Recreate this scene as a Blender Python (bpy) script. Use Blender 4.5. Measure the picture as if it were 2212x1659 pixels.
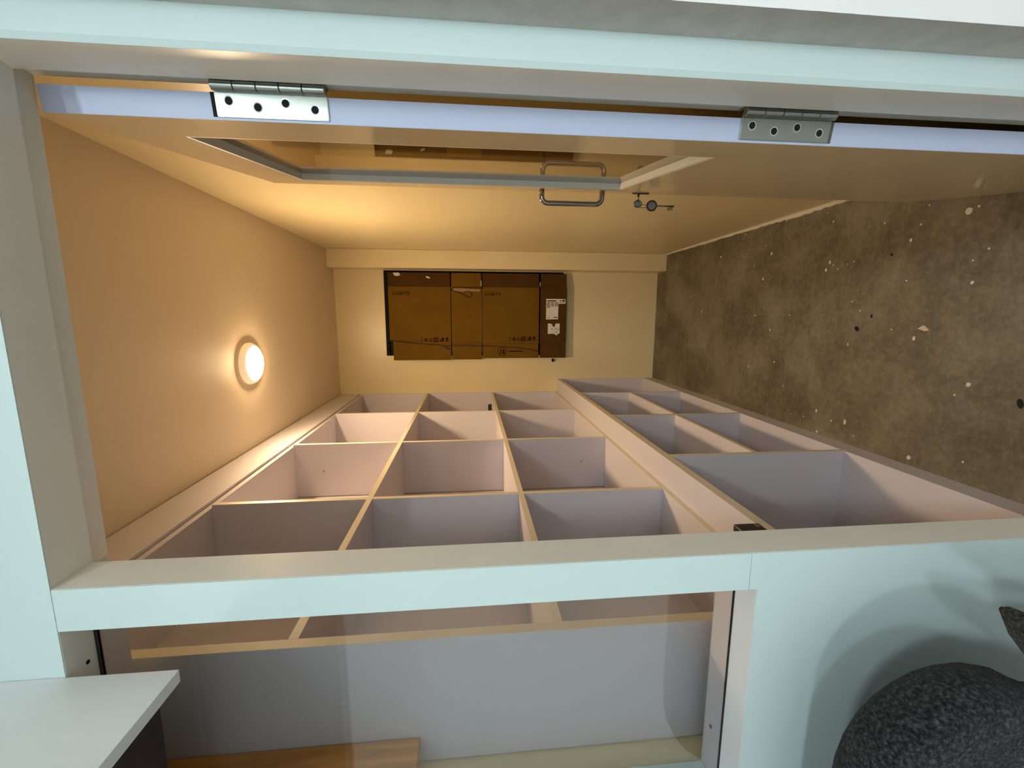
import bpy, bmesh, math, random
from mathutils import Vector, Matrix

# ------------------------------------------------------------------ clear
for o in list(bpy.data.objects): bpy.data.objects.remove(o)
sc = bpy.context.scene
COL = sc.collection
random.seed(7)

# ------------------------------------------------------------------ camera (held on its side: the picture's left is up)
CAM = Vector((-0.0008, -0.5536, 1.4323))
AX = Vector((0.0027, -0.0961, -0.9954)); AY = Vector((0.9875, 0.1569, -0.0125)); AZ = Vector((0.1574, -0.9829, 0.0953))
cd = bpy.data.cameras.new('camera'); cam = bpy.data.objects.new('camera', cd); COL.objects.link(cam)
cd.sensor_width = 36.0; cd.sensor_fit = 'HORIZONTAL'; cd.lens = 932.7 / 2212 * 36.0
cd.clip_start = 0.02; cd.clip_end = 50
m = Matrix.Identity(4)
for i in range(3):
    m[i][0] = AX[i]; m[i][1] = AY[i]; m[i][2] = AZ[i]; m[i][3] = CAM[i]
cam.matrix_world = m
sc.camera = cam

# ------------------------------------------------------------------ world (night outside), exposure
w = bpy.data.worlds.new('night'); sc.world = w; w.use_nodes = True
w.node_tree.nodes['Background'].inputs[0].default_value = (0.01, 0.012, 0.02, 1)
w.node_tree.nodes['Background'].inputs[1].default_value = 0.2
vs = sc.view_settings
vs.view_transform = 'Standard'; vs.look = 'None'; vs.gamma = 1.0; vs.exposure = 0.0
try: vs.use_curve_mapping = False
except Exception: pass

WARM = (1.0, 0.72, 0.42); COOL = (0.79, 0.94, 1.0)
WARM_POWER = 328.0      # emission of the closet lamp's diffuser
COOL_POWER = 207.0      # emission of the outer room's ceiling lamps

# ------------------------------------------------------------------ materials
def mat(name, col, rough=0.5, metal=0.0, spec=0.5, noise=None, bump=None, coat=0.0, trans=0.0, ior=1.5, col2=None):
    """noise=(scale, amount): mottling towards col2; bump=(scale, strength)"""
    M = bpy.data.materials.new(name); M.use_nodes = True
    nt = M.node_tree; b = nt.nodes['Principled BSDF']
    b.inputs['Base Color'].default_value = (*col, 1); b.inputs['Roughness'].default_value = rough
    b.inputs['Metallic'].default_value = metal; b.inputs['IOR'].default_value = ior
    b.inputs['Specular IOR Level'].default_value = spec
    b.inputs['Coat Weight'].default_value = coat; b.inputs['Coat Roughness'].default_value = 0.06
    b.inputs['Transmission Weight'].default_value = trans
    tc = nt.nodes.new('ShaderNodeTexCoord')
    if noise:
        n = nt.nodes.new('ShaderNodeTexNoise'); n.inputs['Scale'].default_value = noise[0]; n.inputs['Detail'].default_value = 5
        nt.links.new(tc.outputs['Object'], n.inputs['Vector'])
        r = nt.nodes.new('ShaderNodeValToRGB'); r.color_ramp.elements[0].position = .35; r.color_ramp.elements[1].position = .7
        c2 = col2 or tuple(c * (1 - noise[1]) for c in col)
        r.color_ramp.elements[0].color = (*c2, 1); r.color_ramp.elements[1].color = (*col, 1)
        nt.links.new(n.outputs['Fac'], r.inputs['Fac']); nt.links.new(r.outputs['Color'], b.inputs['Base Color'])
    if bump:
        n2 = nt.nodes.new('ShaderNodeTexNoise'); n2.inputs['Scale'].default_value = bump[0]; n2.inputs['Detail'].default_value = 4
        nt.links.new(tc.outputs['Object'], n2.inputs['Vector'])
        bp = nt.nodes.new('ShaderNodeBump'); bp.inputs['Strength'].default_value = bump[1]; bp.inputs['Distance'].default_value = 0.004
        nt.links.new(n2.outputs['Fac'], bp.inputs['Height']); nt.links.new(bp.outputs['Normal'], b.inputs['Normal'])
    return M

def emit(name, col, s):
    M = bpy.data.materials.new(name); M.use_nodes = True
    b = M.node_tree.nodes['Principled BSDF']
    b.inputs['Base Color'].default_value = (.8, .8, .8, 1)
    b.inputs['Emission Color'].default_value = (*col, 1); b.inputs['Emission Strength'].default_value = s
    return M

def concrete():
    M = bpy.data.materials.new('concrete'); M.use_nodes = True
    nt = M.node_tree; L = nt.links.new; b = nt.nodes['Principled BSDF']
    tc = nt.nodes.new('ShaderNodeTexCoord')
    def noise(sc_, det, dist=0.0, rough=.6):
        n = nt.nodes.new('ShaderNodeTexNoise'); n.inputs['Scale'].default_value = sc_; n.inputs['Detail'].default_value = det
        n.inputs['Distortion'].default_value = dist; n.inputs['Roughness'].default_value = rough
        L(tc.outputs['Object'], n.inputs['Vector']); return n
    def ramp(src, pts):
        r = nt.nodes.new('ShaderNodeValToRGB'); e = r.color_ramp.elements
        e[0].position, e[0].color = pts[0][0], (*pts[0][1], 1); e[1].position, e[1].color = pts[-1][0], (*pts[-1][1], 1)
        for p, c in pts[1:-1]:
            q = e.new(p); q.color = (*c, 1)
        L(src, r.inputs['Fac']); return r
    def mix(f, a, c):
        x = nt.nodes.new('ShaderNodeMix'); x.data_type = 'RGBA'
        if isinstance(f, float): x.inputs[0].default_value = f
        else: L(f, x.inputs[0])
        for s, v in ((6, a), (7, c)):
            if isinstance(v, tuple): x.inputs[s].default_value = (*v, 1)
            else: L(v, x.inputs[s])
        return x.outputs[2]
    big = ramp(noise(3.4, 7, .4, .55).outputs['Fac'], [(.37, (.045, .035, .017)), (.5, (.155, .128, .078)), (.64, (.31, .275, .20))])
    mid = ramp(noise(11, 8, 1.2, .7).outputs['Fac'], [(.36, (.055, .042, .024)), (.55, (.13, .108, .068)), (.72, (.24, .21, .15))])
    fine = ramp(noise(45, 8, .3, .75).outputs['Fac'], [(.30, (.05, .04, .022)), (.52, (.16, .135, .088)), (.72, (.33, .29, .21))])
    c = mix(.45, big.outputs[0], mid.outputs[0]); c = mix(.38, c, fine.outputs[0])
    # trowel streaks
    mp = nt.nodes.new('ShaderNodeMapping'); mp.inputs['Scale'].default_value = (3, 14, 1); mp.inputs['Rotation'].default_value = (0, 0, .5)
    L(tc.outputs['Object'], mp.inputs['Vector'])
    ns = nt.nodes.new('ShaderNodeTexNoise'); ns.inputs['Scale'].default_value = 2.2; ns.inputs['Detail'].default_value = 7
    L(mp.outputs[0], ns.inputs['Vector'])
    st = ramp(ns.outputs['Fac'], [(.56, (0, 0, 0)), (.82, (.35, .35, .35))])
    c = mix(st.outputs[0], c, (.25, .22, .17))
    # small paint speckles
    v = nt.nodes.new('ShaderNodeTexVoronoi'); v.inputs['Scale'].default_value = 16; v.inputs['Randomness'].default_value = 1
    L(tc.outputs['Object'], v.inputs['Vector'])
    d = ramp(v.outputs['Distance'], [(.045, (1, 1, 1)), (.06, (0, 0, 0))])
    sep = nt.nodes.new('ShaderNodeSeparateColor'); L(v.outputs['Color'], sep.inputs[0])
    pick = ramp(sep.outputs[0], [(.80, (0, 0, 0)), (.81, (1, 1, 1))])
    mu = nt.nodes.new('ShaderNodeMath'); mu.operation = 'MULTIPLY'; L(d.outputs[0], mu.inputs[0]); L(pick.outputs[0], mu.inputs[1])
    c = mix(mu.outputs[0], c, (.5, .46, .38))
    L(c, b.inputs['Base Color'])
    b.inputs['Roughness'].default_value = .62
    bp = nt.nodes.new('ShaderNodeBump'); bp.inputs['Strength'].default_value = .25; bp.inputs['Distance'].default_value = .004
    L(noise(30, 8).outputs['Fac'], bp.inputs['Height']); L(bp.outputs[0], b.inputs['Normal'])
    return M

def wool():
    M = bpy.data.materials.new('grey_felt'); M.use_nodes = True
    nt = M.node_tree; L = nt.links.new; b = nt.nodes['Principled BSDF']
    tc = nt.nodes.new('ShaderNodeTexCoord')
    n = nt.nodes.new('ShaderNodeTexNoise'); n.inputs['Scale'].default_value = 240; n.inputs['Detail'].default_value = 5; n.inputs['Roughness'].default_value = .6
    n.inputs['Distortion'].default_value = .2
    L(tc.outputs['Object'], n.inputs['Vector'])
    r = nt.nodes.new('ShaderNodeValToRGB'); e = r.color_ramp.elements
    e[0].position = .36; e[0].color = (.006, .006, .006, 1); e[1].position = .72; e[1].color = (.085, .087, .09, 1)
    q = e.new(.52); q.color = (.026, .026, .026, 1)
    L(n.outputs['Fac'], r.inputs['Fac']); L(r.outputs[0], b.inputs['Base Color'])
    b.inputs['Roughness'].default_value = 1; b.inputs['Specular IOR Level'].default_value = .1
    b.inputs['Sheen Weight'].default_value = .08
    bp = nt.nodes.new('ShaderNodeBump'); bp.inputs['Strength'].default_value = .9; bp.inputs['Distance'].default_value = .004
    L(n.outputs['Fac'], bp.inputs['Height']); L(bp.outputs[0], b.inputs['Normal'])
    return M

def wood():
    M = bpy.data.materials.new('orange_wood'); M.use_nodes = True
    nt = M.node_tree; L = nt.links.new; b = nt.nodes['Principled BSDF']
    tc = nt.nodes.new('ShaderNodeTexCoord'); mp = nt.nodes.new('ShaderNodeMapping'); mp.inputs['Scale'].default_value = (20, 20, 2.2)
    L(tc.outputs['Object'], mp.inputs[0])
    n = nt.nodes.new('ShaderNodeTexNoise'); n.inputs['Scale'].default_value = 2; n.inputs['Detail'].default_value = 6; n.inputs['Distortion'].default_value = .6
    L(mp.outputs[0], n.inputs['Vector'])
    r = nt.nodes.new('ShaderNodeValToRGB'); e = r.color_ramp.elements
    e[0].position = .3; e[0].color = (.50, .20, .025, 1); e[1].position = .7; e[1].color = (.90, .45, .09, 1)
    L(n.outputs['Fac'], r.inputs['Fac']); L(r.outputs[0], b.inputs['Base Color']); b.inputs['Roughness'].default_value = .45
    return M

M = dict(
    cream=mat('cream_paint', (.79, .665, .385), .34, noise=(3.0, .05), bump=(60, .04)),
    ceil=mat('cream_ceiling_paint', (.74, .62, .44), .55, bump=(60, .04)),
    white=mat('white_wall_paint', (.90, .87, .84), .6, bump=(80, .05)),
    reveal=mat('grey_plaster', (.62, .59, .54), .8, noise=(30, .12), bump=(120, .25)),
    lam=mat('white_laminate', (.64, .595, .635), .42, bump=(300, .03)),
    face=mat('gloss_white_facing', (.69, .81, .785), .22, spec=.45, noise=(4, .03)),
    loft=mat('gloss_white_cabinet', (.84, .83, .80), .2, spec=.45),
    jamb=mat('cream_white_jamb', (.84, .82, .73), .3, noise=(6, .05)),
    door=mat('gloss_cream_door', (.72, .60, .40), .13, spec=.55, noise=(5, .05)),
    edge=mat('white_door_edge', (.56, .60, .78), .5),
    steel=mat('brushed_steel', (.40, .42, .385), .34, metal=1.0, bump=(120, .03)),
    chrome=mat('chrome', (.72, .72, .72), .07, metal=1.0),
    gun=mat('dull_key_metal', (.20, .19, .175), .3, metal=1.0),
    dchrome=mat('dark_chrome', (.30, .29, .28), .1, metal=1.0),
    bead=mat('white_glazing_bead', (.74, .75, .68), .35),
    band=mat('cream_edge_band', (.72, .63, .48), .45),
    dark=mat('blackened_metal', (.02, .018, .018), .45),
    hole=mat('dark_screw_hole', (.006, .006, .006), .9),
    black=mat('black_window_metal', (.008, .008, .010), .6, spec=.1),
    card=mat('brown_cardboard', (.165, .086, .006), .8, spec=.15, noise=(7, .18), bump=(90, .08)),
    card2=mat('dark_and_shaded_cardboard', (.085, .038, .006), .8, spec=.15, noise=(7, .18), bump=(90, .08)),
    ink=mat('purple_brown_ink', (.016, .005, .007), .9, spec=.05),
    paper=mat('white_paper_label', (.72, .70, .64), .7, noise=(60, .06)),
    twine=mat('brown_twine', (.06, .022, .012), .9),
    tape_and_slit=mat('clear_tape', (.30, .19, .07), .15),
    glass=mat('clear_glass', (.97, .985, .97), .0, trans=1.0, ior=1.45),
    tint=mat('bronze_tinted_glass', (.50, .40, .20), .02, trans=1.0, ior=1.5),
    paintspot=mat('paint_splash', (.62, .57, .46), .7),
    chip=mat('pinkish_paint_flake', (.58, .47, .36), .8),
    plastic=mat('white_lamp_plastic', (.85, .82, .76), .4),
    rim=emit('glowing_lamp_rim', (1.0, .62, .28), .55),
    concrete=concrete(), wool=wool(), wood=wood(),
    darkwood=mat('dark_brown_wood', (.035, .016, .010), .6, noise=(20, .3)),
    outfloor=mat('outer_floor_tile', (.42, .40, .37), .3, noise=(5, .1)),
    warm=emit('warm_lamp_glow', WARM, WARM_POWER), cool=emit('cool_lamp_glow', COOL, COOL_POWER),
)

# ------------------------------------------------------------------ helpers
def base(parent):
    v = Vector((0, 0, 0))
    while parent is not None:
        v = v + Vector(parent.location); parent = parent.parent
    return v

def link(name, verts, faces, material, parent=None, smooth=False):
    b = base(parent)
    me = bpy.data.meshes.new(name); me.from_pydata([tuple(Vector(v) - b) for v in verts], [], faces); me.update()
    o = bpy.data.objects.new(name, me); COL.objects.link(o); o.parent = parent
    me.materials.append(M[material])
    bm = bmesh.new(); bm.from_mesh(me); bmesh.ops.recalc_face_normals(bm, faces=bm.faces); bm.to_mesh(me); bm.free()
    if smooth:
        for p in me.polygons: p.use_smooth = True
    return o

BF = [(0, 1, 2, 3), (7, 6, 5, 4), (0, 4, 5, 1), (1, 5, 6, 2), (2, 6, 7, 3), (3, 7, 4, 0)]
def bv(lo, hi):
    x0, y0, z0 = lo; x1, y1, z1 = hi
    return [(x0, y0, z0), (x1, y0, z0), (x1, y1, z0), (x0, y1, z0), (x0, y0, z1), (x1, y0, z1), (x1, y1, z1), (x0, y1, z1)]

def boxes(name, lst, material, parent=None, bevel=0.0):
    vs_, fs = [], []
    for lo, hi in lst:
        k = len(vs_); vs_ += bv(lo, hi); fs += [tuple(i + k for i in f) for f in BF]
    o = link(name, vs_, fs, material, parent)
    if bevel:
        bm = bmesh.new(); bm.from_mesh(o.data)
        bmesh.ops.bevel(bm, geom=bm.edges[:], offset=bevel, segments=2, affect='EDGES', profile=.5)
        bm.to_mesh(o.data); bm.free()
    return o
def box(name, lo, hi, material, parent=None, bevel=0.0): return boxes(name, [(lo, hi)], material, parent, bevel)

def prism(name, poly, axis, a0, a1, material, parent=None):
    """poly in the two other axes, extruded along axis ('x','y','z')"""
    def P(p, a):
        return {'x': (a, p[0], p[1]), 'y': (p[0], a, p[1]), 'z': (p[0], p[1], a)}[axis]
    n = len(poly)
    v = [P(p, a0) for p in poly] + [P(p, a1) for p in poly]
    f = [tuple(range(n)), tuple(range(2 * n - 1, n - 1, -1))] + [(i, (i + 1) % n, n + (i + 1) % n, n + i) for i in range(n)]
    return link(name, v, f, material, parent)

def tube(name, pts, r, material, parent=None, seg=10, close=False):
    pts = [Vector(p) for p in pts]; n = len(pts); vs_, fs = [], []
    up = None
    for i, p in enumerate(pts):
        a = pts[(i - 1) % n] if (i > 0 or close) else p; b = pts[(i + 1) % n] if (i < n - 1 or close) else p
        t = (b - a).normalized()
        if up is None: up = t.orthogonal().normalized()
        up = (up - t * up.dot(t)).normalized(); s = t.cross(up)
        for k in range(seg):
            q = 2 * math.pi * k / seg; vs_.append(p + (up * math.cos(q) + s * math.sin(q)) * r)
    for i in range(n if close else n - 1):
        j = (i + 1) % n
        for k in range(seg):
            fs.append((i * seg + k, i * seg + (k + 1) % seg, j * seg + (k + 1) % seg, j * seg + k))
    if not close:
        fs.append(tuple(range(seg))); fs.append(tuple((n - 1) * seg + k for k in range(seg)))
    o = link(name, vs_, fs, material, parent, True)
    return o

def lathe(name, prof, center, axis, material, parent=None, seg=40):
    """prof: [(r, h)] along axis vector from center"""
    c = Vector(center); ax = Vector(axis).normalized(); u = ax.orthogonal().normalized(); v = ax.cross(u)
    vs_, fs = [], []
    for r, h in prof:
        for k in range(seg):
            q = 2 * math.pi * k / seg; vs_.append(c + ax * h + (u * math.cos(q) + v * math.sin(q)) * r)
    for i in range(len(prof) - 1):
        for k in range(seg):
            fs.append((i * seg + k, i * seg + (k + 1) % seg, (i + 1) * seg + (k + 1) % seg, (i + 1) * seg + k))
    fs.append(tuple(range(seg))); fs.append(tuple((len(prof) - 1) * seg + k for k in range(seg)))
    return link(name, vs_, fs, material, parent, False)

def tag(o, label=None, cat=None, group=None, kind=None):
    if label: o['label'] = label
    if cat: o['category'] = cat
    if group: o['group'] = group
    if kind: o['kind'] = kind
    return o
def thing(name, loc, label, cat, group=None):
    o = bpy.data.objects.new(name, None); COL.objects.link(o); o.location = loc; o.empty_display_size = .05
    return tag(o, label, cat, group)
def setting(name, label, loc=(0, 0, 0)):
    o = bpy.data.objects.new(name, None); COL.objects.link(o); o.location = loc; o.empty_display_size = .05
    return tag(o, label, kind='structure')
def struct(o, label): return tag(o, label, kind='structure')

# ------------------------------------------------------------------ dimensions (metres; X right, Y into the closet, Z up)
ZC, YB = 2.394, 2.711                    # closet ceiling, back wall
XLW, XRW = -.845, .442                   # closet side walls
XP, YP = .319, 2.563                     # pier in the far right corner
XL, XR, ZT, D1 = -.347, .286, 1.967, .064    # door opening
XS, XS2 = -.583, -.485                   # front planes of the upper and lower shelving
FW = .104                                # depth of the front partition
OZ, OX0, OX1, OY = 2.60, -2.0, 1.9, -3.0    # outer room

# ------------------------------------------------------------------ closet shell
fl = struct(box('floor', (XLW - .1, 0.0, -.1), (XRW + .1, YB + .1, 0), 'concrete'), 'stained bare concrete floor of the closet with white paint splashes')
SPOTS = [(0.367,1.098,.0067),(0.407,1.133,.0039),(0.292,1.443,.0107),(0.211,1.093,.0085),(0.182,1.108,.0095),(0.198,1.075,.0047),(0.18,1.051,.0047),(0.178,1.488,.0097),(0.332,1.87,.0086),(0.317,0.877,.0053),(0.244,0.776,.0068),(0.288,0.751,.0042),(0.342,0.733,.0042),(0.299,0.618,.0138),(0.306,0.594,.0048),(0.185,0.552,.0039),(0.095,0.58,.0071),(0.115,0.772,.0042),(0.019,0.93,.0045),(0.003,1.284,.004),(0.002,1.522,.0055),(0.118,2.186,.0067),(0.023,2.035,.0064),(-0.068,1.403,.0063),(-0.072,0.72,.01),(-0.107,0.964,.0063),(-0.195,0.546,.0087),(-0.231,0.577,.004),(-0.391,1.075,.0086),(-0.414,0.997,.0065),(-0.404,0.934,.0128),(-0.476,1.061,.0077),(-0.46,0.68,.0093),(-0.422,0.527,.0048),(-0.216,1.354,.0062),(-0.258,1.541,.0066),(0.157,0.587,.0032),(0.2,0.982,.0037),(0.194,1.009,.0037),(0.337,1.489,.0044),(0.25,1.564,.0044),(0.423,1.362,.0053),(0.416,1.656,.0046),(-0.43,1.141,.0039),(-0.438,1.216,.004),(-0.045,0.8,.0034)]
for x, y, r in SPOTS:
    r *= .8; n = 9; a0 = random.random() * 6; el = random.uniform(.6, 1.0)
    poly = [(x + math.cos(a0 + 6.283 * k / n) * r * random.uniform(.75, 1.15), y + math.sin(a0 + 6.283 * k / n) * r * el * random.uniform(.75, 1.15)) for k in range(n)]
    prism('paint_splash', poly, 'z', 0.0, .0007, 'paintspot', fl)
prism('paint_flake', [(-.040, .713), (-.029, .697), (-.031, .69), (-.044, .676), (-.047, .69)], 'z', 0, .0012, 'chip', fl)
def blob(x, y, a, b_, rot): return [(x + a * math.cos(t) * math.cos(rot) - b_ * math.sin(t) * math.sin(rot), y + a * math.cos(t) * math.sin(rot) + b_ * math.sin(t) * math.cos(rot)) for t in [6.283 * k / 12 for k in range(12)]]
for x, y, a, b_, rt in ((-.226, .422, .013, .007, .25), (-.047, .934, .011, .008, .9), (-.001, .881, .007, .004, .2), (.206, .836, .006, .004, .4)):
    prism('dark_stain', blob(x, y, a, b_, rt), 'z', 0, .0008, 'hole', fl)

struct(box('ceiling', (XLW - .1, FW, ZC), (XRW + .1, YB + .1, ZC + .1), 'ceil'), 'cream painted closet ceiling around the lamp')
struct(box('wall_left', (XLW - .1, FW, 0), (XLW, YB + .1, ZC), 'cream'), 'cream closet wall behind the shelving')
struct(box('wall_right', (XRW, FW, 0), (XRW + .1, YB + .1, ZC), 'cream'), 'cream closet wall behind the open door')
WX0, WX1, WZ0, WZ1 = -.300, XP - .003, .73, 2.047
struct(boxes('wall_back', [((XLW, YB, 0), (WX0, YB + .1, ZC)), ((WX1, YB, 0), (XRW, YB + .1, ZC)), ((WX0, YB, 0), (WX1, YB + .1, WZ0)), ((WX0, YB, WZ1), (WX1, YB + .1, ZC))], 'cream'),
       'cream far wall of the closet around the boarded window')
struct(box('wall_pier', (XP, YP, 0), (XRW, YB, ZC), 'cream', bevel=.004), 'cream pier filling the far corner from floor to ceiling')
# ragged plaster bead along the foot of the right-hand wall
vs_, fs_ = [], []
N = 60
for k in range(N + 1):
    y = 1.02 + (YP - 1.02) * k / N; wd = .010 * (1.1 - .6 * k / N) * random.uniform(.6, 1.3) + .004
    vs_ += [(XRW - wd, y, 0), (XRW, y, 0), (XRW, y, .006 + random.uniform(0, .004)), (XRW - wd * .8, y, .004)]
for k in range(N):
    for q in range(4):
        fs_.append((4 * k + q, 4 * k + (q + 1) % 4, 4 * k + 4 + (q + 1) % 4, 4 * k + 4 + q))
fs_ += [(0, 1, 2, 3), (4 * N, 4 * N + 1, 4 * N + 2, 4 * N + 3)]
struct(link('baseboard_right', vs_, fs_, 'paintspot'), 'ragged pale plaster bead along the foot of the wall')

# far window, boarded up
wn = setting('window_2', 'black framed window mostly hidden behind cardboard', (0, YB, WZ0))
t_ = .022
boxes('window_frame', [((WX0, YB + .004, WZ0), (WX0 + t_, YB + .05, WZ1)), ((WX1 - t_, YB + .004, WZ0), (WX1, YB + .05, WZ1)),
                       ((WX0 + t_, YB + .004, WZ0), (WX1 - t_, YB + .05, WZ0 + t_)), ((WX0 + t_, YB + .004, WZ1 - t_), (WX1 - t_, YB + .05, WZ1))], 'black', wn)
box('window_pane', (WX0 + t_, YB + .024, WZ0 + t_), (WX1 - t_, YB + .03, WZ1 - t_), 'glass', wn)
box('window_latch', (-.352, YB - .016, .795), (-.330, YB, .810), 'black', wn)
box('window_shutter', (WX0, YB + .08, WZ0), (WX1, YB + .095, WZ1), 'black', wn)

# ------------------------------------------------------------------ front partition, door frame
OPX0, OPX1, OPZ0, OPZ1 = -.83, -.406, 1.008, 1.967      # fixed light beside the door
wf = setting('wall_front', 'glossy white partition around the closet doorway')
box('header_core', (OX0, .0016, OPZ1 + .013), (XL - .013, FW, OZ), 'face', wf)
box('header_core', (XL - .013, .0016, ZT + .051), (XR + .05, FW, OZ), 'face', wf)
box('header_panel', (OX0, 0, OPZ1), (XR - .0008, .0012, OZ), 'face', wf)
boxes('stile_core', [((OPX1, .0016, OPZ0), (XL - .012, D1 - .0005, OPZ1)), ((OPX1, D1 - .0005, OPZ0), (XL - .030, FW, OPZ1))], 'jamb', wf)
box('stile_panel', (OPX1, 0, 1.0218), (XL - .0006, .0012, OPZ1 - .0009), 'face', wf)
boxes('lower_core', [((OX0, .0016, 0), (OPX1, FW, OPZ0 - .021)), ((OPX1, .0016, 0), (XL - .012, D1 - .0005, OPZ0)), ((OPX1, D1 - .0005, 0), (XL - .030, FW, OPZ0))], 'jamb', wf)
boxes('lower_panel', [((OX0, 0, 0), (OPX1, .0012, OPZ0 - .0004)), ((OPX1, 0, 0), (XL - .0006, .0012, 1.0208))], 'face', wf)
box('end_core', (OX0, .0, OPZ0), (OPX0, FW, OPZ1), 'face', wf)
# right of the doorway: plastered reveal and the brighter wall standing forward
vs_, fs_ = [], []
N = 260
for k in range(N + 1):
    z = OZ * k / N; j = random.uniform(-.0005, .0005)
    vs_ += [(.328, .0, z), (.328 + random.uniform(-.0003, .0003), -.058 + j, z)]
for k in range(N): fs_.append((2 * k, 2 * k + 1, 2 * k + 3, 2 * k + 2))
link('plaster_reveal', vs_, fs_, 'reveal', wf)
box('wall_slab', (.3285, -.0575, 0), (OX1, FW, OZ), 'white', wf)

fr = setting('trim_1', 'cream door frame lining the closet doorway', (XR, 0, 0))
rb = .012
box('jamb', (XL - .012, .0016, 0), (XL, D1, ZT), 'jamb', fr)
prism('jamb', [(XR, .0022), (XR, D1), (XR + rb, D1), (XR + rb, FW), (.3275, FW), (.3275, .0022)], 'z', 0, OPZ1 + .03, 'jamb', fr)
prism('casing', [(XR, .0018), (XR + .006, -.0025), (.328, -.0025), (.328, .0018)], 'z', 0, OZ, 'face', fr)
prism('head', [(.0016, ZT), (D1, ZT), (D1, ZT + rb), (FW, ZT + rb), (FW, ZT + .05), (.0016, ZT + .05)], 'x', XL - .012, XR + .04, 'jamb', fr)
kp = box('strike_keeper', (XL - .031, FW - .012, .925), (XL - .018, FW + .018, .972), 'dark', fr, bevel=.002)
box('keeper_tongue', (XL - .024, FW + .004, .930), (XL - .0172, FW + .014, .936), 'steel', kp)

# fixed light beside the door
w1 = setting('window_1', 'fixed glass light beside the doorway showing the end of the shelving', (OPX1, 0, OPZ0))
box('window_sill', (OPX0, .0014, OPZ0 - .02), (OPX1 - .0005, .049, OPZ0), 'loft', w1)
box('inner_sill', (OPX0, .055, OPZ0 - .02), (OPX1 - .0005, FW + .002, OPZ0 - .0005), 'lam', w1)
box('head_lining', (OPX0, .0014, OPZ1 - .0006), (OPX1 - .0005, .047, OPZ1 + .012), 'jamb', w1)
box('inner_head_lining', (OPX0, .056, OPZ1 - .0003), (OPX1 - .0005, FW, OPZ1 + .012), 'lam', w1)
boxes('glazing_gasket', [((OPX0, .049, OPZ0 - .01), (OPX1 - .001, .055, OPZ0 + .0015)), ((OPX0, .047, OPZ1 - .003), (OPX1 - .001, .056, OPZ1 + .008))], 'dark', w1)
box('glass_pane', (OPX0, .0500, OPZ0 + .0015), (OPX1 - .001, .0545, OPZ1 - .003), 'glass', w1)
for x, z in ((-.735, OPZ0),):
    lathe('screw', [(.0035, 0), (.0035, .0006)], (x, .085, z - .0005), (0, 0, 1), 'hole', w1, 12)
lathe('screw', [(.003, 0), (.003, .0006)], (-.478, .032, OPZ1 - .0006), (0, 0, -1), 'hole', w1, 12)

# ------------------------------------------------------------------ outer room (behind the camera)
struct(box('floor', (OX0, OY, -.1), (OX1, 0, 0), 'outfloor'), 'plain floor of the room in front of the closet')
struct(box('ceiling', (OX0, OY, OZ), (OX1, FW, OZ + .1), 'white'), 'white ceiling of the room in front of the closet')
struct(box('wall_left', (OX0 - .1, OY, 0), (OX0, FW, OZ), 'white'), 'white wall of the outer room beside the chair')
struct(box('wall_right', (OX1, OY, 0), (OX1 + .1, FW, OZ), 'white'), 'white wall of the outer room far to the right')
struct(box('wall_rear', (OX0, OY - .1, 0), (OX1, OY, OZ), 'white'), 'white wall of the outer room behind the viewer')
for x, y, lb in ((.38, -1.45, 'cool white round ceiling lamp nearest the doorway'), (-.40, -2.45, 'cool white round ceiling lamp at the back of the outer room'), (.70, -2.50, 'cool white round ceiling lamp in the far right of the outer room')):
    t = thing('ceiling_light', (x, y, OZ), lb, 'ceiling lamp', 'cool ceiling lamps of the outer room')
    lathe('lamp_housing', [(.11, 0), (.11, -.018), (.10, -.022)], (x, y, OZ), (0, 0, 1), 'plastic', t)
    lathe('lamp_diffuser', [(.094, -.0225), (.094, -.026)], (x, y, OZ), (0, 0, 1), 'cool', t)

# ------------------------------------------------------------------ door leaf (open past square, its free edge against the right wall)
O = Vector((.2534, .1012, 0)); DV = Vector((.1578, .9875, 0)).normalized(); ND = Vector((DV.y, -DV.x, 0))
W, TH, DZ0, DZ1 = .6936, .032, .0146, 1.971
def dp(v, t, z): return O + DV * v + ND * t + Vector((0, 0, z))
def dbox(name, v0, v1, t0, t1, z0, z1, material, parent, bevel=0.0):
    vv = [dp(a, b_, c) for c in (z0, z1) for a, b_ in ((v0, t0), (v1, t0), (v1, t1), (v0, t1))]
    o = link(name, vv, BF, material, parent)
    if bevel:
        bm = bmesh.new(); bm.from_mesh(o.data)
        bmesh.ops.bevel(bm, geom=bm.edges[:], offset=bevel, segments=2, affect='EDGES'); bm.to_mesh(o.data); bm.free()
    return o
dr = setting('door_1', 'glossy cream door with a tall glass light, swung open into the closet', O)
GV0, GV1, GZ0, GZ1 = .113, .610, 1.004, 1.871
dbox('door_stile', .0, GV0, 0, TH, DZ0, DZ1, 'door', dr)
dbox('door_stile', GV1, W, 0, TH, DZ0, DZ1, 'door', dr)
dbox('door_rail', GV0, GV1, 0, TH, GZ1, DZ1, 'door', dr)
dbox('door_panel', GV0, GV1, 0, TH, DZ0, GZ0, 'door', dr)
dbox('edge_band', -.0012, -.0001, .0003, TH - .0003, DZ0, DZ1, 'edge', dr)
bd = .006
for nm, a in (('glazing_bead', (GV0, GV0 + bd, GZ0, GZ1)), ('glazing_bead', (GV1 - bd, GV1, GZ0, GZ1)), ('glazing_bead', (GV0 + bd, GV1 - bd, GZ0, GZ0 + bd)), ('glazing_bead', (GV0 + bd, GV1 - bd, GZ1 - bd, GZ1))):
    dbox(nm, a[0], a[1], .0005, .016, a[2], a[3], 'bead', dr)
dbox('glass_pane', GV0 + .001, GV1 - .001, .0162, .0205, GZ0 + .001, GZ1 - .001, 'tint', dr)
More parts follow.
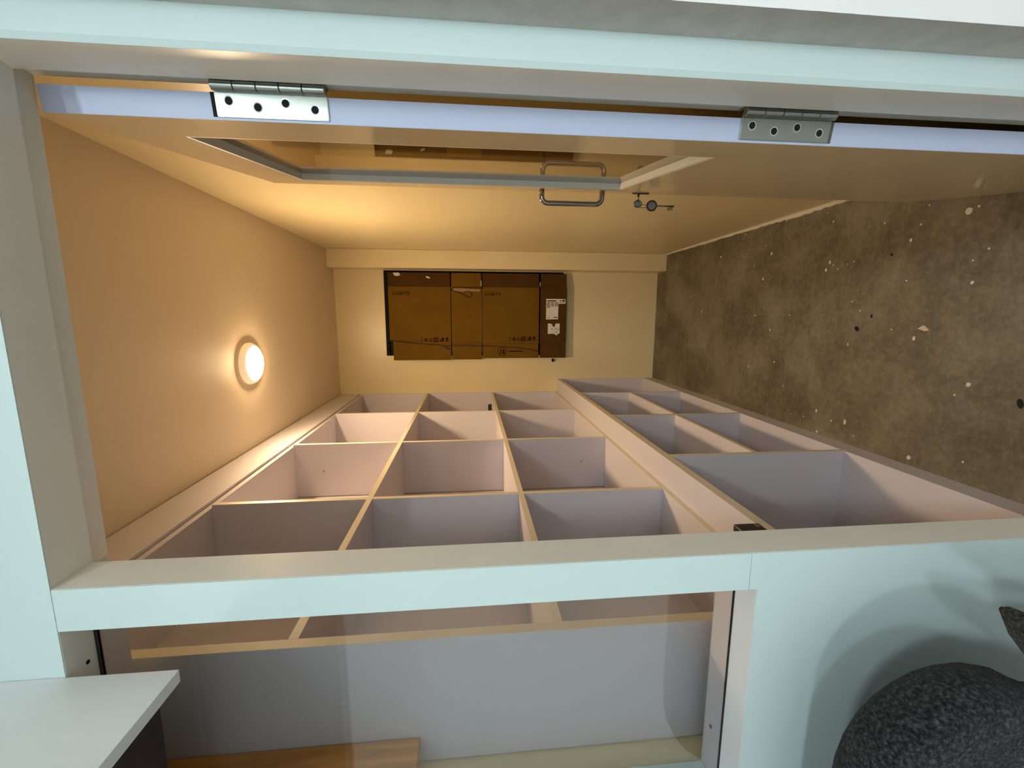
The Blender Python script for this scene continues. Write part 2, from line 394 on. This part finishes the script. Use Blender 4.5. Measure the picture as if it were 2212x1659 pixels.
# handle
HV = .648; hz0, hz1, hp = 1.045, 1.222, .036
pts = []
for z, t in ((hz0, 0), (hz0, -.018)): pts.append(dp(HV, t, z))
for k in range(1, 7):
    a = math.pi / 2 * k / 6; pts.append(dp(HV, -.018 - .018 * math.sin(a), hz0 + .018 - .018 * math.cos(a)))
for k in range(0, 7):
    a = math.pi / 2 * k / 6; pts.append(dp(HV, -.018 - .018 * math.cos(a), hz1 - .018 + .018 * math.sin(a)))
pts.append(dp(HV, 0, hz1))
hd = tube('door_handle', pts, .0074, 'dchrome', dr, 14)
tag(hd, 'chrome bow handle')
# lock plate
lk = [dp(.668 + .011 * math.cos(q), 0, .922 + .026 * math.sin(q)) for q in [6.283 * k / 20 for k in range(20)]]
n = len(lk)
link('lock_plate', lk + [p - ND * .003 for p in lk], [tuple(range(n)), tuple(range(2 * n - 1, n - 1, -1))] + [(i, (i + 1) % n, n + (i + 1) % n, n + i) for i in range(n)], 'dark', dr)
# hinges
def hinge(z0, z1, top):
    h = bpy.data.objects.new('hinge', None); COL.objects.link(h); h.parent = dr; h.location = (0, 0, 0); h.empty_display_size = .02
    dbox('hinge_leaf', -.0042, -.0012, .0035, TH + .0035, z0, z1, 'steel', h, .0008)
    kx, ky = .2895, .0865
    n5 = (z1 - z0) / 5
    for k in range(5):
        lathe('knuckle', [(.0052, 0), (.0062, .0006), (.0062, n5 - .0012), (.0052, n5 - .0006)], (kx, ky, z0 + k * n5 + .0003), (0, 0, 1), 'steel', h, 20)
    for k, (f, t) in enumerate(((.12, .018), (.37, .012), (.62, .018), (.88, .012))):
        c = dp(-.0042, t + .004, z1 - (z1 - z0) * f)
        lathe('screw_hole', [(.0052, -.0002), (.0046, .0003)], c, tuple(-DV), 'hole', h, 18)
        lathe('hole_rim', [(.0064, -.0004), (.0062, .0001)], c, tuple(-DV), 'chrome', h, 18)
    # frame-side leaf folded behind the knuckle
    box('hinge_leaf', (.2945, .066, z0), (.2975, .100, z1), 'steel', h)
    dbox('mortise_dark_strip', -.0016, -.0012, .0035, TH, *((z1, z1 + .006) if top else (z0 - .006, z0)), 'hole' if top else 'gun', h)  # thin dark strip on the door edge, painted shade of the mortise recess
    return h
for z0, z1, top in ((1.617, 1.759, True), (.893, 1.034, False), (.17, .312, True)): hinge(z0, z1, top)

# keys
ky = thing('keys', dp(.668, -.004, .90), 'old-fashioned steel key in the door lock with a second key hanging from it', 'keys')
kc = dp(.668, -.030, .928)
tube('key_shaft', [dp(.668, -.003, .928), dp(.668, -.022, .928)], .0028, 'gun', ky, 10)
bow = [kc + ND * (-.009 * math.cos(q)) + Vector((0, 0, .0115 * math.sin(q))) for q in [6.283 * k / 24 for k in range(24)]]
tube('key_bow', bow, .0022, 'gun', ky, 8, True)
lathe('bow_boss', [(.0085, -.0008), (.0085, .0008)], kc, tuple(DV), 'gun', ky, 20)
ring = [kc - ND * .006 + Vector((0, 0, -.018)) + (ND * math.cos(q) * .004) + Vector((0, 0, .012 * math.sin(q))) for q in [6.283 * k / 20 for k in range(20)]]
tube('key_ring', ring, .0009, 'gun', ky, 6, True)
k2 = dp(.668, -.034, .884)
bow = [k2 + ND * (-.0135 * math.cos(q)) + Vector((0, 0, .0145 * math.sin(q))) for q in [6.283 * k / 24 for k in range(24)]]
b2 = tube('key_bow', bow, .0026, 'dark', ky, 8, True)
lathe('bow_boss', [(.0125, -.0010), (.0125, .0010)], k2, tuple(DV), 'gun', ky, 24)
tube('key_shaft', [k2 + Vector((0, 0, -.014)), k2 + Vector((0, 0, -.070))], .0026, 'gun', ky, 10)
e0 = k2 + Vector((0, 0, -.066))
bit = [(0, 0), (-.012, 0), (-.012, .004), (-.008, .004), (-.008, .007), (-.012, .007), (-.012, .016), (-.006, .016), (-.006, .013), (0, .013)]
vv = [e0 + ND * a + Vector((0, 0, b_)) - DV * .001 for a, b_ in bit] + [e0 + ND * a + Vector((0, 0, b_)) + DV * .001 for a, b_ in bit]
nb = len(bit)
link('key_bit', vv, [tuple(range(nb)), tuple(range(2 * nb - 1, nb - 1, -1))] + [(i, (i + 1) % nb, nb + (i + 1) % nb, nb + i) for i in range(nb)], 'gun', ky)

# ------------------------------------------------------------------ upper shelving
def board(name, lo, hi, parent):
    """laminate board whose front (+X) edge carries a thin cream edge band"""
    o = box(name, lo, (hi[0] - .001, hi[1], hi[2]), 'lam', parent)
    box('edge_band', (hi[0] - .001, lo[1] + .0002, lo[2] + .0002), (hi[0], hi[1] - .0002, hi[2] - .0002), 'band', o)
    return o
T = .018
UY0, UZ0, UZ1 = .163, .767, 2.253
XB = -.836
DIV = [.7993, 1.4276, 2.053]
ZA, ZB = 1.7594, 1.2707
us = thing('upper_shelf_unit', ((XS + XB) / 2, (UY0 + YB) / 2, UZ0), 'pinkish white wall of twelve open cubbyholes under a deep top fascia', 'shelving')
XF = XS - .0005
board('side_panel', (XB, UY0, UZ0), (XS, UY0 + .022, ZC - .002), us)
box('side_panel', (XB, YB - .012, UZ0 + T), (XF, YB - .0005, UZ1 - T), 'lam', us)
box('back_panel', (XB - .006, UY0, UZ0), (XB, YB - .001, UZ1), 'lam', us)
box('top_board', (XB, UY0 + .022, UZ1 - T), (XS - .010, YB - .0005, UZ1), 'lam', us)
box('fascia', (XS - .022, UY0 + .022, UZ1 + .002), (XS + .0, YB - .0005, ZC - .004), 'lam', us)
board('bottom_board', (XB, UY0 + .022, UZ0), (XF - .001, YB - .0125, UZ0 + T), us)
for z in (ZA, ZB): board('shelf', (XB, UY0 + .022, z - T / 2), (XS, YB - .012, z + T / 2), us)
rows = ((UZ1 - T, ZA + T / 2), (ZA - T / 2, ZB + T / 2), (ZB - T / 2, UZ0 + T))
for i, y in enumerate(DIV):
    for j, (za, zb) in enumerate(rows):
        d = board('divider', (XB + .004, y - T / 2, zb + .0003), (XF, y + T / 2, za - .0003), us)
        if (i, j) in ((1, 0), (1, 2)):
            zz = 2.11 if j == 0 else .905; xx = -.71 if j == 0 else -.70
            lathe('screw', [(.005, 0), (.003, .004)], (xx, y - T / 2, zz), (0, -1, 0), 'steel', d, 10)
CKX, CKY = -.655, 2.580
ck = thing('shelf_clip', (CKX, CKY, ZB + T / 2), 'small black clip standing on the lower of the two long shelves near the far wall', 'clip')
boxes('clip_body', [((CKX - .048, CKY, ZB + T / 2), (CKX, CKY + .012, ZB + T / 2 + .026)), ((CKX - .048, CKY + .012, ZB + T / 2), (CKX, CKY + .03, ZB + T / 2 + .008))], 'dark', ck)
# ------------------------------------------------------------------ lower shelving
LZ = UZ0 - .0005; LT = .028
E = [.8471, 1.4598, 2.081]; ZM, ZP = .4154, .0821
ls = thing('lower_shelf_unit', ((XS2 + XB) / 2, (UY0 + YB) / 2, 0), 'deeper base of open shelving standing forward on the concrete floor', 'shelving')
board('top_board', (XB, UY0, LZ - LT), (XS2, YB - .0005, LZ), ls)
box('side_panel', (XB, UY0, 0), (XS2 - .0005, UY0 + T, LZ - LT), 'lam', ls)
box('side_panel', (XB, YB - .012, ZP), (XS2 - .0005, YB - .0005, LZ - LT), 'lam', ls)
box('back_panel', (XB - .006, UY0, 0), (XB, YB - .0005, LZ - .001), 'lam', ls)
box('bottom_board', (XB, UY0 + T, ZP - T), (XS2 - .0006, YB - .012, ZP), 'lam', ls)
box('plinth', (XS2 - .016, UY0 + T, 0), (XS2, YB - .0005, ZP - .0004), 'lam', ls)
for y in E: board('divider', (XB, y - T / 2, ZP), (XS2 - .0005, y + T / 2, LZ - LT), ls)
for a, b_ in ((E[0], E[1]), (E[1], E[2])): board('shelf', (XB, a + T / 2, ZM - T / 2), (XS2 - .0005, b_ - T / 2, ZM + T / 2), ls)

# ------------------------------------------------------------------ closet lamp
LX, LY = -.212, 1.425
t = thing('ceiling_light', (LX, LY, ZC), 'glowing warm round lamp on the closet ceiling', 'ceiling lamp')
lathe('lamp_housing', [(.090, 0), (.090, -.008), (.084, -.020), (.076, -.024), (.0745, -.022)], (LX, LY, ZC), (0, 0, 1), 'rim', t, 48)
lathe('lamp_diffuser', [(.0742, -.0195), (.0735, -.0245), (.067, -.0295), (.052, -.0325), (.025, -.0345)], (LX, LY, ZC), (0, 0, 1), 'warm', t, 48)

# ------------------------------------------------------------------ cardboard over the far window
YC = YB - .028
cb = thing('cardboard_sheet', (0, YC, .70), 'unfolded brown cardboard box taped over the far window', 'cardboard')
def cz(px): return 2.018 - .003364 * (px - 836)
def cx(py): return .297 - .003322 * (py - 590)
TC = .005
def sheet(name, x0, x1, y0, y1, material, dy=(0, 0), parent=None, th=TC):
    """rectangle given in sheet units; dy = forward lift at the y0 / y1 side"""
    za, zb = cz(x0), cz(x1); xa, xb = cx(y0), cx(y1)
    v = []
    for off in (0, th):
        v += [(xa, YC - off - dy[0], za), (xa, YC - off - dy[0], zb), (xb, YC - off - dy[1], zb), (xb, YC - off - dy[1], za)]
    return link(name, v, BF, material, parent or cb)
panels = [(837, 969, 'card', 0.0), (970.5, 1036, 'card', .002), (1037.5, 1163, 'card', 0.0), (1165, 1224, 'card2', .018)]
bodies = []
for i, (a, b_, mt, lift) in enumerate(panels):
    yt = 619 if i != 3 else 618; ybm = (737, 740, 743, 743)[i]
    p_ = sheet('cardboard_panel', a, b_, yt, ybm, mt, (lift, lift)); bodies.append((p_, lift))
    sheet('cardboard_flap', a + (1 if i else 0), b_ - 1.0, 589, yt - .4, 'card2' if i in (0, 2) else mt, (lift - .006 if i != 3 else .004, lift))  # on two panels the darker brown paints in the shade of the folded-back flap
    bot = (779, 778, 775.5, 775)[i]
    sheet('cardboard_flap', a + (7 if i == 0 else .6), b_ - .6, ybm + .4, bot, mt, (lift, lift + .004))
def flat(name, poly, material, parent, lift, h=.0006):
    """print or label lying on the cardboard, poly in sheet units"""
    f = YC - TC - lift
    return prism(name, [(cx(y), cz(x)) for x, y in poly], 'y', f, f - h, material, parent)
def rect(x0, y0, x1, y1): return [(x0, y0), (x1, y0), (x1, y1), (x0, y1)]
def multi(name, polys, material, parent, lift, h=.0006):
    vs2, fs2 = [], []; f = YC - TC - lift
    for poly in polys:
        k = len(vs2); n_ = len(poly)
        vs2 += [(cx(y), f, cz(x)) for x, y in poly] + [(cx(y), f - h, cz(x)) for x, y in poly]
        fs2 += [tuple(range(k, k + n_)), tuple(range(k + 2 * n_ - 1, k + n_ - 1, -1))] + [(k + i, k + (i + 1) % n_, k + n_ + (i + 1) % n_, k + n_ + i) for i in range(n_)]
    return tag(link(name, vs2, fs2, material, parent), kind='stuff')
def circ(x, y, r, n_=16): return [(x + r * math.cos(6.283 * k / n_), y + r * math.sin(6.283 * k / n_)) for k in range(n_)]
def ringp(x, y, r, wd, n_=20):
    return [[(x + r * math.cos(a), y + r * math.sin(a)), (x + r * math.cos(b2_), y + r * math.sin(b2_)), (x + (r - wd) * math.cos(b2_), y + (r - wd) * math.sin(b2_)), (x + (r - wd) * math.cos(a), y + (r - wd) * math.sin(a))]
            for a, b2_ in [(6.283 * k / n_, 6.283 * (k + 1) / n_) for k in range(n_)]]
def handling(x, y):           # row of five handling symbols in a thin frame
    P = []
    for k in range(5):
        x0 = x + k * 7.6; x1 = x0 + 7.0
        P += [rect(x0, y, x1, y + .4), rect(x0, y + 7.6, x1, y + 8), rect(x0, y, x0 + .4, y + 8), rect(x1 - .4, y, x1, y + 8)]
    P += [rect(x + 1.6, y + 5.2, x + 5.4, y + 6.6), rect(x + 2.2, y + 3.4, x + 3.2, y + 5.2)]
    P += [rect(x + 9.6, y + 1.8, x + 12.6, y + 2.8), rect(x + 10.6, y + 2.8, x + 11.6, y + 6.6), rect(x + 9.6, y + 5.8, x + 12.6, y + 6.6)]
    P += [rect(x + 16.8, y + 2.0, x + 20.4, y + 3.2), rect(x + 16.8, y + 3.8, x + 20.4, y + 6.8)]
    P += [[(x + 24, y + 4), (x + 26.3, y + 1.4), (x + 28.6, y + 4)], rect(x + 26.0, y + 4, x + 26.6, y + 6.6)]
    P += [[(x + 31.8, y + 1.4), (x + 36.2, y + 1.4), (x + 34.6, y + 4.4), (x + 33.4, y + 4.4)], rect(x + 33.7, y + 4.4, x + 34.3, y + 6.4), rect(x + 32.6, y + 6.2, x + 35.4, y + 6.8)]
    return P
def recycling(x, y):          # row of six recycling symbols
    P = [rect(x, y + 1, x + 5, y + 1.8), rect(x + 1, y + 1.8, x + 1.7, y + 7), rect(x + 3.4, y + 1.8, x + 4.1, y + 7), rect(x + .5, y + 8.6, x + 4.6, y + 9.4)]
    for dx in (8, 18):
        c0 = x + dx + 4
        tri = [(c0, y), (c0 + 4.2, y + 7), (c0 - 4.2, y + 7)]
        for a in range(3):
            p0, p1 = tri[a], tri[(a + 1) % 3]; d = ((p1[0] - p0[0]), (p1[1] - p0[1])); l_ = math.hypot(*d); nx, ny = -d[1] / l_ * .55, d[0] / l_ * .55
            P.append([(p0[0] + d[0] * .12 + nx, p0[1] + d[1] * .12 + ny), (p0[0] + d[0] * .86 + nx, p0[1] + d[1] * .86 + ny), (p0[0] + d[0] * .86 - nx, p0[1] + d[1] * .86 - ny), (p0[0] + d[0] * .12 - nx, p0[1] + d[1] * .12 - ny)])
        P.append(rect(c0 - 2, y + 8.5, c0 + 2, y + 9.3))
        if dx == 8: P.append(circ(c0, y + 4.8, 1.6, 10))
    x0 = x + 28                # framed lattice sign
    P += [rect(x0, y, x0 + 10, y + 1), rect(x0, y + 9, x0 + 10, y + 10), rect(x0, y + 1, x0 + 1, y + 9), rect(x0 + 9, y + 1, x0 + 10, y + 9)]
    for k in range(2):
        for l2 in range(2):
            P += ringp(x0 + 3 + k * 4, y + 3 + l2 * 4, 2.1, .8, 10)
    x1 = x + 42                # bin and arrow
    P += [rect(x1 + 4, y + 1, x1 + 8, y + 8.5), [(x1 + 2.6, y + 2.4), (x1 + 6, y - .6), (x1 + 9.2, y + 2.4)], rect(x1 + 0, y + 4.4, x1 + 2.6, y + 9.2)]
    x2 = x + 53
    P += [circ(x2 + 4, y + 2.6, 2.7), rect(x2 + 3.4, y + 5, x2 + 4.6, y + 6.4), rect(x2 - .6, y + 6.2, x2 + 8.6, y + 7.2), rect(x2, y + 8, x2 + 8, y + 9)]
    return P
multi('handling_symbols', handling(845, 629), 'ink', bodies[0][0], .0)
multi('recycling_symbols', recycling(902.5, 729), 'ink', bodies[0][0], .0)
multi('handling_symbols', handling(1042, 629), 'ink', bodies[2][0], .0)
multi('recycling_symbols', recycling(1095.5, 727.5), 'ink', bodies[2][0], .0)
# round emblem and maker's line (too faint to read) on the lower flap
P = ringp(1081, 761, 9.6, 1.0, 24)
P += [[(1076, 766), (1078, 757), (1080, 757), (1078.4, 766)], [(1082, 766), (1083.4, 757), (1085.4, 757), (1086.5, 766)], rect(1079, 756, 1084, 757.4)]
xx = 1097
for k, wd in enumerate((2.6, 1.8, 2.4, 1.2, 2.2, 2.6, 2.0, 2.6, 1.6, 2.4, 2.2)):
    P.append(rect(xx, 758.6 + .3 * (k % 3), xx + wd, 761.4 - .2 * (k % 2))); xx += wd + .55
multi('maker_emblem', P, 'ink', cb, .0035)
# paper labels on the darkest panel
pb, pl = bodies[3]
l1 = flat('paper_label', [(1178, 643.6), (1205, 643.6), (1221, 643.9), (1221, 654), (1205.3, 654.3), (1205, 688.4), (1178, 689)], 'paper', pb, pl)
P = [rect(1180, 646.8, 1200, 649)]
for r_ in range(4):
    for c_ in range(3):
        if r_ == 3 and c_ > 0: continue
        for k in range(4): P.append(rect(1179.6 + c_ * 9 + k * 1.75, 651.2 + r_ * 3.2, 1181.1 + c_ * 9 + k * 1.75, 652.9 + r_ * 3.2))
P += [rect(1181, 684.2, 1184.4, 685.6), rect(1194.6, 683.6, 1203.2, 685.4), rect(1208, 646.8, 1212.4, 648.8), rect(1214, 645.6, 1219.6, 649), rect(1207, 651.2, 1219.4, 651.8)]
multi('label_print', P, 'ink', l1, pl + .0006)
l2 = flat('paper_label', [(1182.4, 698.2), (1187, 697.6), (1192, 699.8), (1193.2, 704.4), (1197.6, 705.6), (1199.4, 698.6), (1200.6, 697.8), (1209, 698), (1209, 720), (1205, 721), (1202.4, 724.6), (1196.6, 720.8), (1182.4, 721)], 'paper', pb, pl)
def text(body, x, y, size, parent, lift):
    cu = bpy.data.curves.new('lettering', 'FONT'); cu.body = body; cu.size = size
    to = bpy.data.objects.new('lettering_tmp', cu); COL.objects.link(to)
    bpy.context.view_layer.update()
    me = bpy.data.meshes.new_from_object(to.evaluated_get(bpy.context.evaluated_depsgraph_get()))
    bpy.data.objects.remove(to)
    f = YC - TC - lift - .0002; b0 = base(parent)
    for v in me.vertices: v.co = Vector((cx(y) + v.co.y, f, cz(x) - v.co.x)) - b0
    o = bpy.data.objects.new('lettering', me); COL.objects.link(o); o.parent = parent; me.materials.append(M['ink'])
text('80', 1189.4, 712, .017, l2, pl + .0006); text('03502', 1197.6, 712, .017, l2, pl + .0006)
text('2', 1191.8, 718.6, .017, l2, pl + .0006); text('-46', 1197.6, 718.6, .017, l2, pl + .0006)
# twine, tape, torn bits, pale slits
def cpt(x, y, l_=.004): return (cx(y), YC - TC - l_, cz(x))
tube('twine', [cpt(x, y, .006) for x, y in ((834, 733.6), (850, 736.4), (885, 740.6), (925, 744), (948, 745.6), (955, 747.6), (968, 746.4), (1000, 746.8), (1037, 747.6), (1075, 749), (1110, 751.8), (1140, 755), (1158, 760), (1166, 761.6))], .0032, 'twine', cb, 8)
tube('twine', [cpt(x, y, .007) for x, y in ((950, 746.6), (956, 750), (961, 753.6), (966, 754.4))], .0035, 'twine', cb, 8)
tube('twine', [cpt(x, y, .008) for x, y in ((971, 626.4), (985, 630.6), (1000, 637), (1009, 641.6), (1014, 640), (1014.4, 634), (1010, 628.6), (1004, 628), (997, 630))], .0026, 'twine', cb, 8)
tube('twine', [cpt(x, y, .007) for x, y in ((971, 625), (976, 620.6), (990, 619.8), (1015, 621), (1031, 621), (1038, 620))], .0028, 'twine', cb, 8)
flat('tape_and_slit', [(973, 624), (978, 621.6), (1032, 623.6), (1034, 628.6), (1020, 628), (1000, 629.6), (976, 627)], 'tape_and_slit', bodies[1][0], .002, .001)
flat('tape_and_slit', [(849, 590.4), (861, 589.6), (864.5, 595), (858, 597.2), (851.6, 596)], 'paper', cb, .002, .002)
flat('tape_and_slit', [(917, 597.6), (921, 596.8), (927.4, 600.2), (926, 602), (920, 600.6)], 'paper', cb, .006, .002)
for x, y0, y1 in ((1034.6, 605, 617), (1164, 607, 617)): flat('tape_and_slit', rect(x, y0, x + 1.2, y1), 'paper', cb, .004, .002)  # white strips standing in for the bright wall seen through the slits

# ------------------------------------------------------------------ wooden board on the closet's left wall, seen through the fixed light
wb = thing('wooden_board', (-.82, .13, 1.536), 'orange brown wooden board fixed to the wall behind the fixed glass', 'board')
box('board', (XLW, FW + .002, 1.536), (-.788, UY0 - .001, 2.30), 'wood', wb, bevel=.001)

# ------------------------------------------------------------------ loft cabinet over the fixed light
lc = thing('loft_cabinet', (-.9, -.28, 1.827), 'white overhead cabinet with a square bottom corner in front of the glass', 'cabinet')
LX1 = -.472
box('cabinet_side', (LX1 - .018, -.60, 1.827), (LX1, -.0005, OZ - .002), 'loft', lc, bevel=.0006)
box('cabinet_side', (OX0 + .002, -.60, 1.827), (OX0 + .02, -.0005, OZ - .002), 'loft', lc)
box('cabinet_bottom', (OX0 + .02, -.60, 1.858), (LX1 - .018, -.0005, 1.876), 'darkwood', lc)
box('cabinet_top', (OX0 + .02, -.60, OZ - .02), (LX1 - .018, -.0005, OZ - .002), 'loft', lc)
for k in range(3):
    wd = (LX1 - OX0 - .006) / 3; x0 = OX0 + .003 + k * wd
    d = box('cabinet_door', (x0 + .0015, -.6185, 1.835), (x0 + wd - .0015, -.6005, OZ - .004), 'loft', lc)
    tube('door_pull', [(x0 + wd * .5 - .05, -.6185, 1.97), (x0 + wd * .5 - .05, -.64, 1.97), (x0 + wd * .5 + .05, -.64, 1.97), (x0 + wd * .5 + .05, -.6185, 1.97)], .005, 'chrome', d, 8)

# ------------------------------------------------------------------ grey felt chair by the partition
ch = thing('armchair', (-.62, -.2, 0), 'dark grey felt armchair with a rounded back standing against the white partition', 'chair')
def pad(name, outline, yc, th, parent, material='wool', rnd=.018, rings=5):
    """outline (x, z) becomes an upholstered pad of thickness th with a rolled edge"""
    n_ = len(outline); cxm = sum(p[0] for p in outline) / n_; czm = sum(p[1] for p in outline) / n_
    def inset(d):
        q = []
        for i in range(n_):
            a, b2_, c = outline[i - 1], outline[i], outline[(i + 1) % n_]
            tx, tz = c[0] - a[0], c[1] - a[1]; l_ = math.hypot(tx, tz) or 1
            nx, nz = -tz / l_, tx / l_
            if (cxm - b2_[0]) * nx + (czm - b2_[1]) * nz < 0: nx, nz = -nx, -nz
            q.append((b2_[0] + nx * d, b2_[1] + nz * d))
        return q
    loops = []
    for k in range(rings + 1):
        a = math.pi / 2 * k / rings; loops.append((inset(rnd * (1 - math.sin(a))), -(th / 2 - rnd) - rnd * math.cos(a)))
    for k in range(rings + 1):
        a = math.pi / 2 * k / rings; loops.append((inset(rnd * (1 - math.cos(a))), (th / 2 - rnd) + rnd * math.sin(a)))
    v, f = [], []
    for lp, dy in loops: v += [(x, yc + dy, z) for x, z in lp]
    L_ = len(loops)
    for i in range(L_ - 1):
        for k in range(n_): f.append((i * n_ + k, i * n_ + (k + 1) % n_, (i + 1) * n_ + (k + 1) % n_, (i + 1) * n_ + k))
    f += [tuple(range(n_)), tuple(range((L_ - 1) * n_, L_ * n_))]
    return link(name, v, f, material, parent, True)
half = [(-.600, 1.000), (-.542, .996), (-.509, .988), (-.48, .974), (-.455, .954), (-.435, .928), (-.421, .90), (-.414, .871), (-.413, .841), (-.421, .808), (-.435, .782), (-.447, .755), (-.455, .70), (-.455, .60), (-.455, .50), (-.47, .46)]
ax_ = -.72
out = half + [(2 * ax_ - x, z) for x, z in reversed(half)]
pad('backrest', out, -.165, .075, ch, rnd=.03)
wing = [(x_ + (.006 if x_ > -.4 else 0) , z_ + .012) for x_, z_ in [(-.319, .862), (-.311, .852), (-.318, .835), (-.330, .80), (-.335, .74), (-.335, .62), (-.345, .50), (-.40, .47), (-.45, .50), (-.45, .66), (-.425, .735), (-.395, .785), (-.372, .823), (-.348, .845)]]
pad('armrest', wing, -.205, .045, ch, rnd=.012)
pad('armrest', [(2 * ax_ - x, z) for x, z in wing], -.205, .045, ch, rnd=.012)
sb = box('seat', (-.985, -.62, .40), (-.455, -.13, .50), 'wool', ch, bevel=.03)
for x in (-.95, -.49):
    for y in (-.58, -.17): lathe('leg', [(.012, 0), (.018, .40)], (x, y, 0), (0, 0, 1), 'dark', ch, 12)
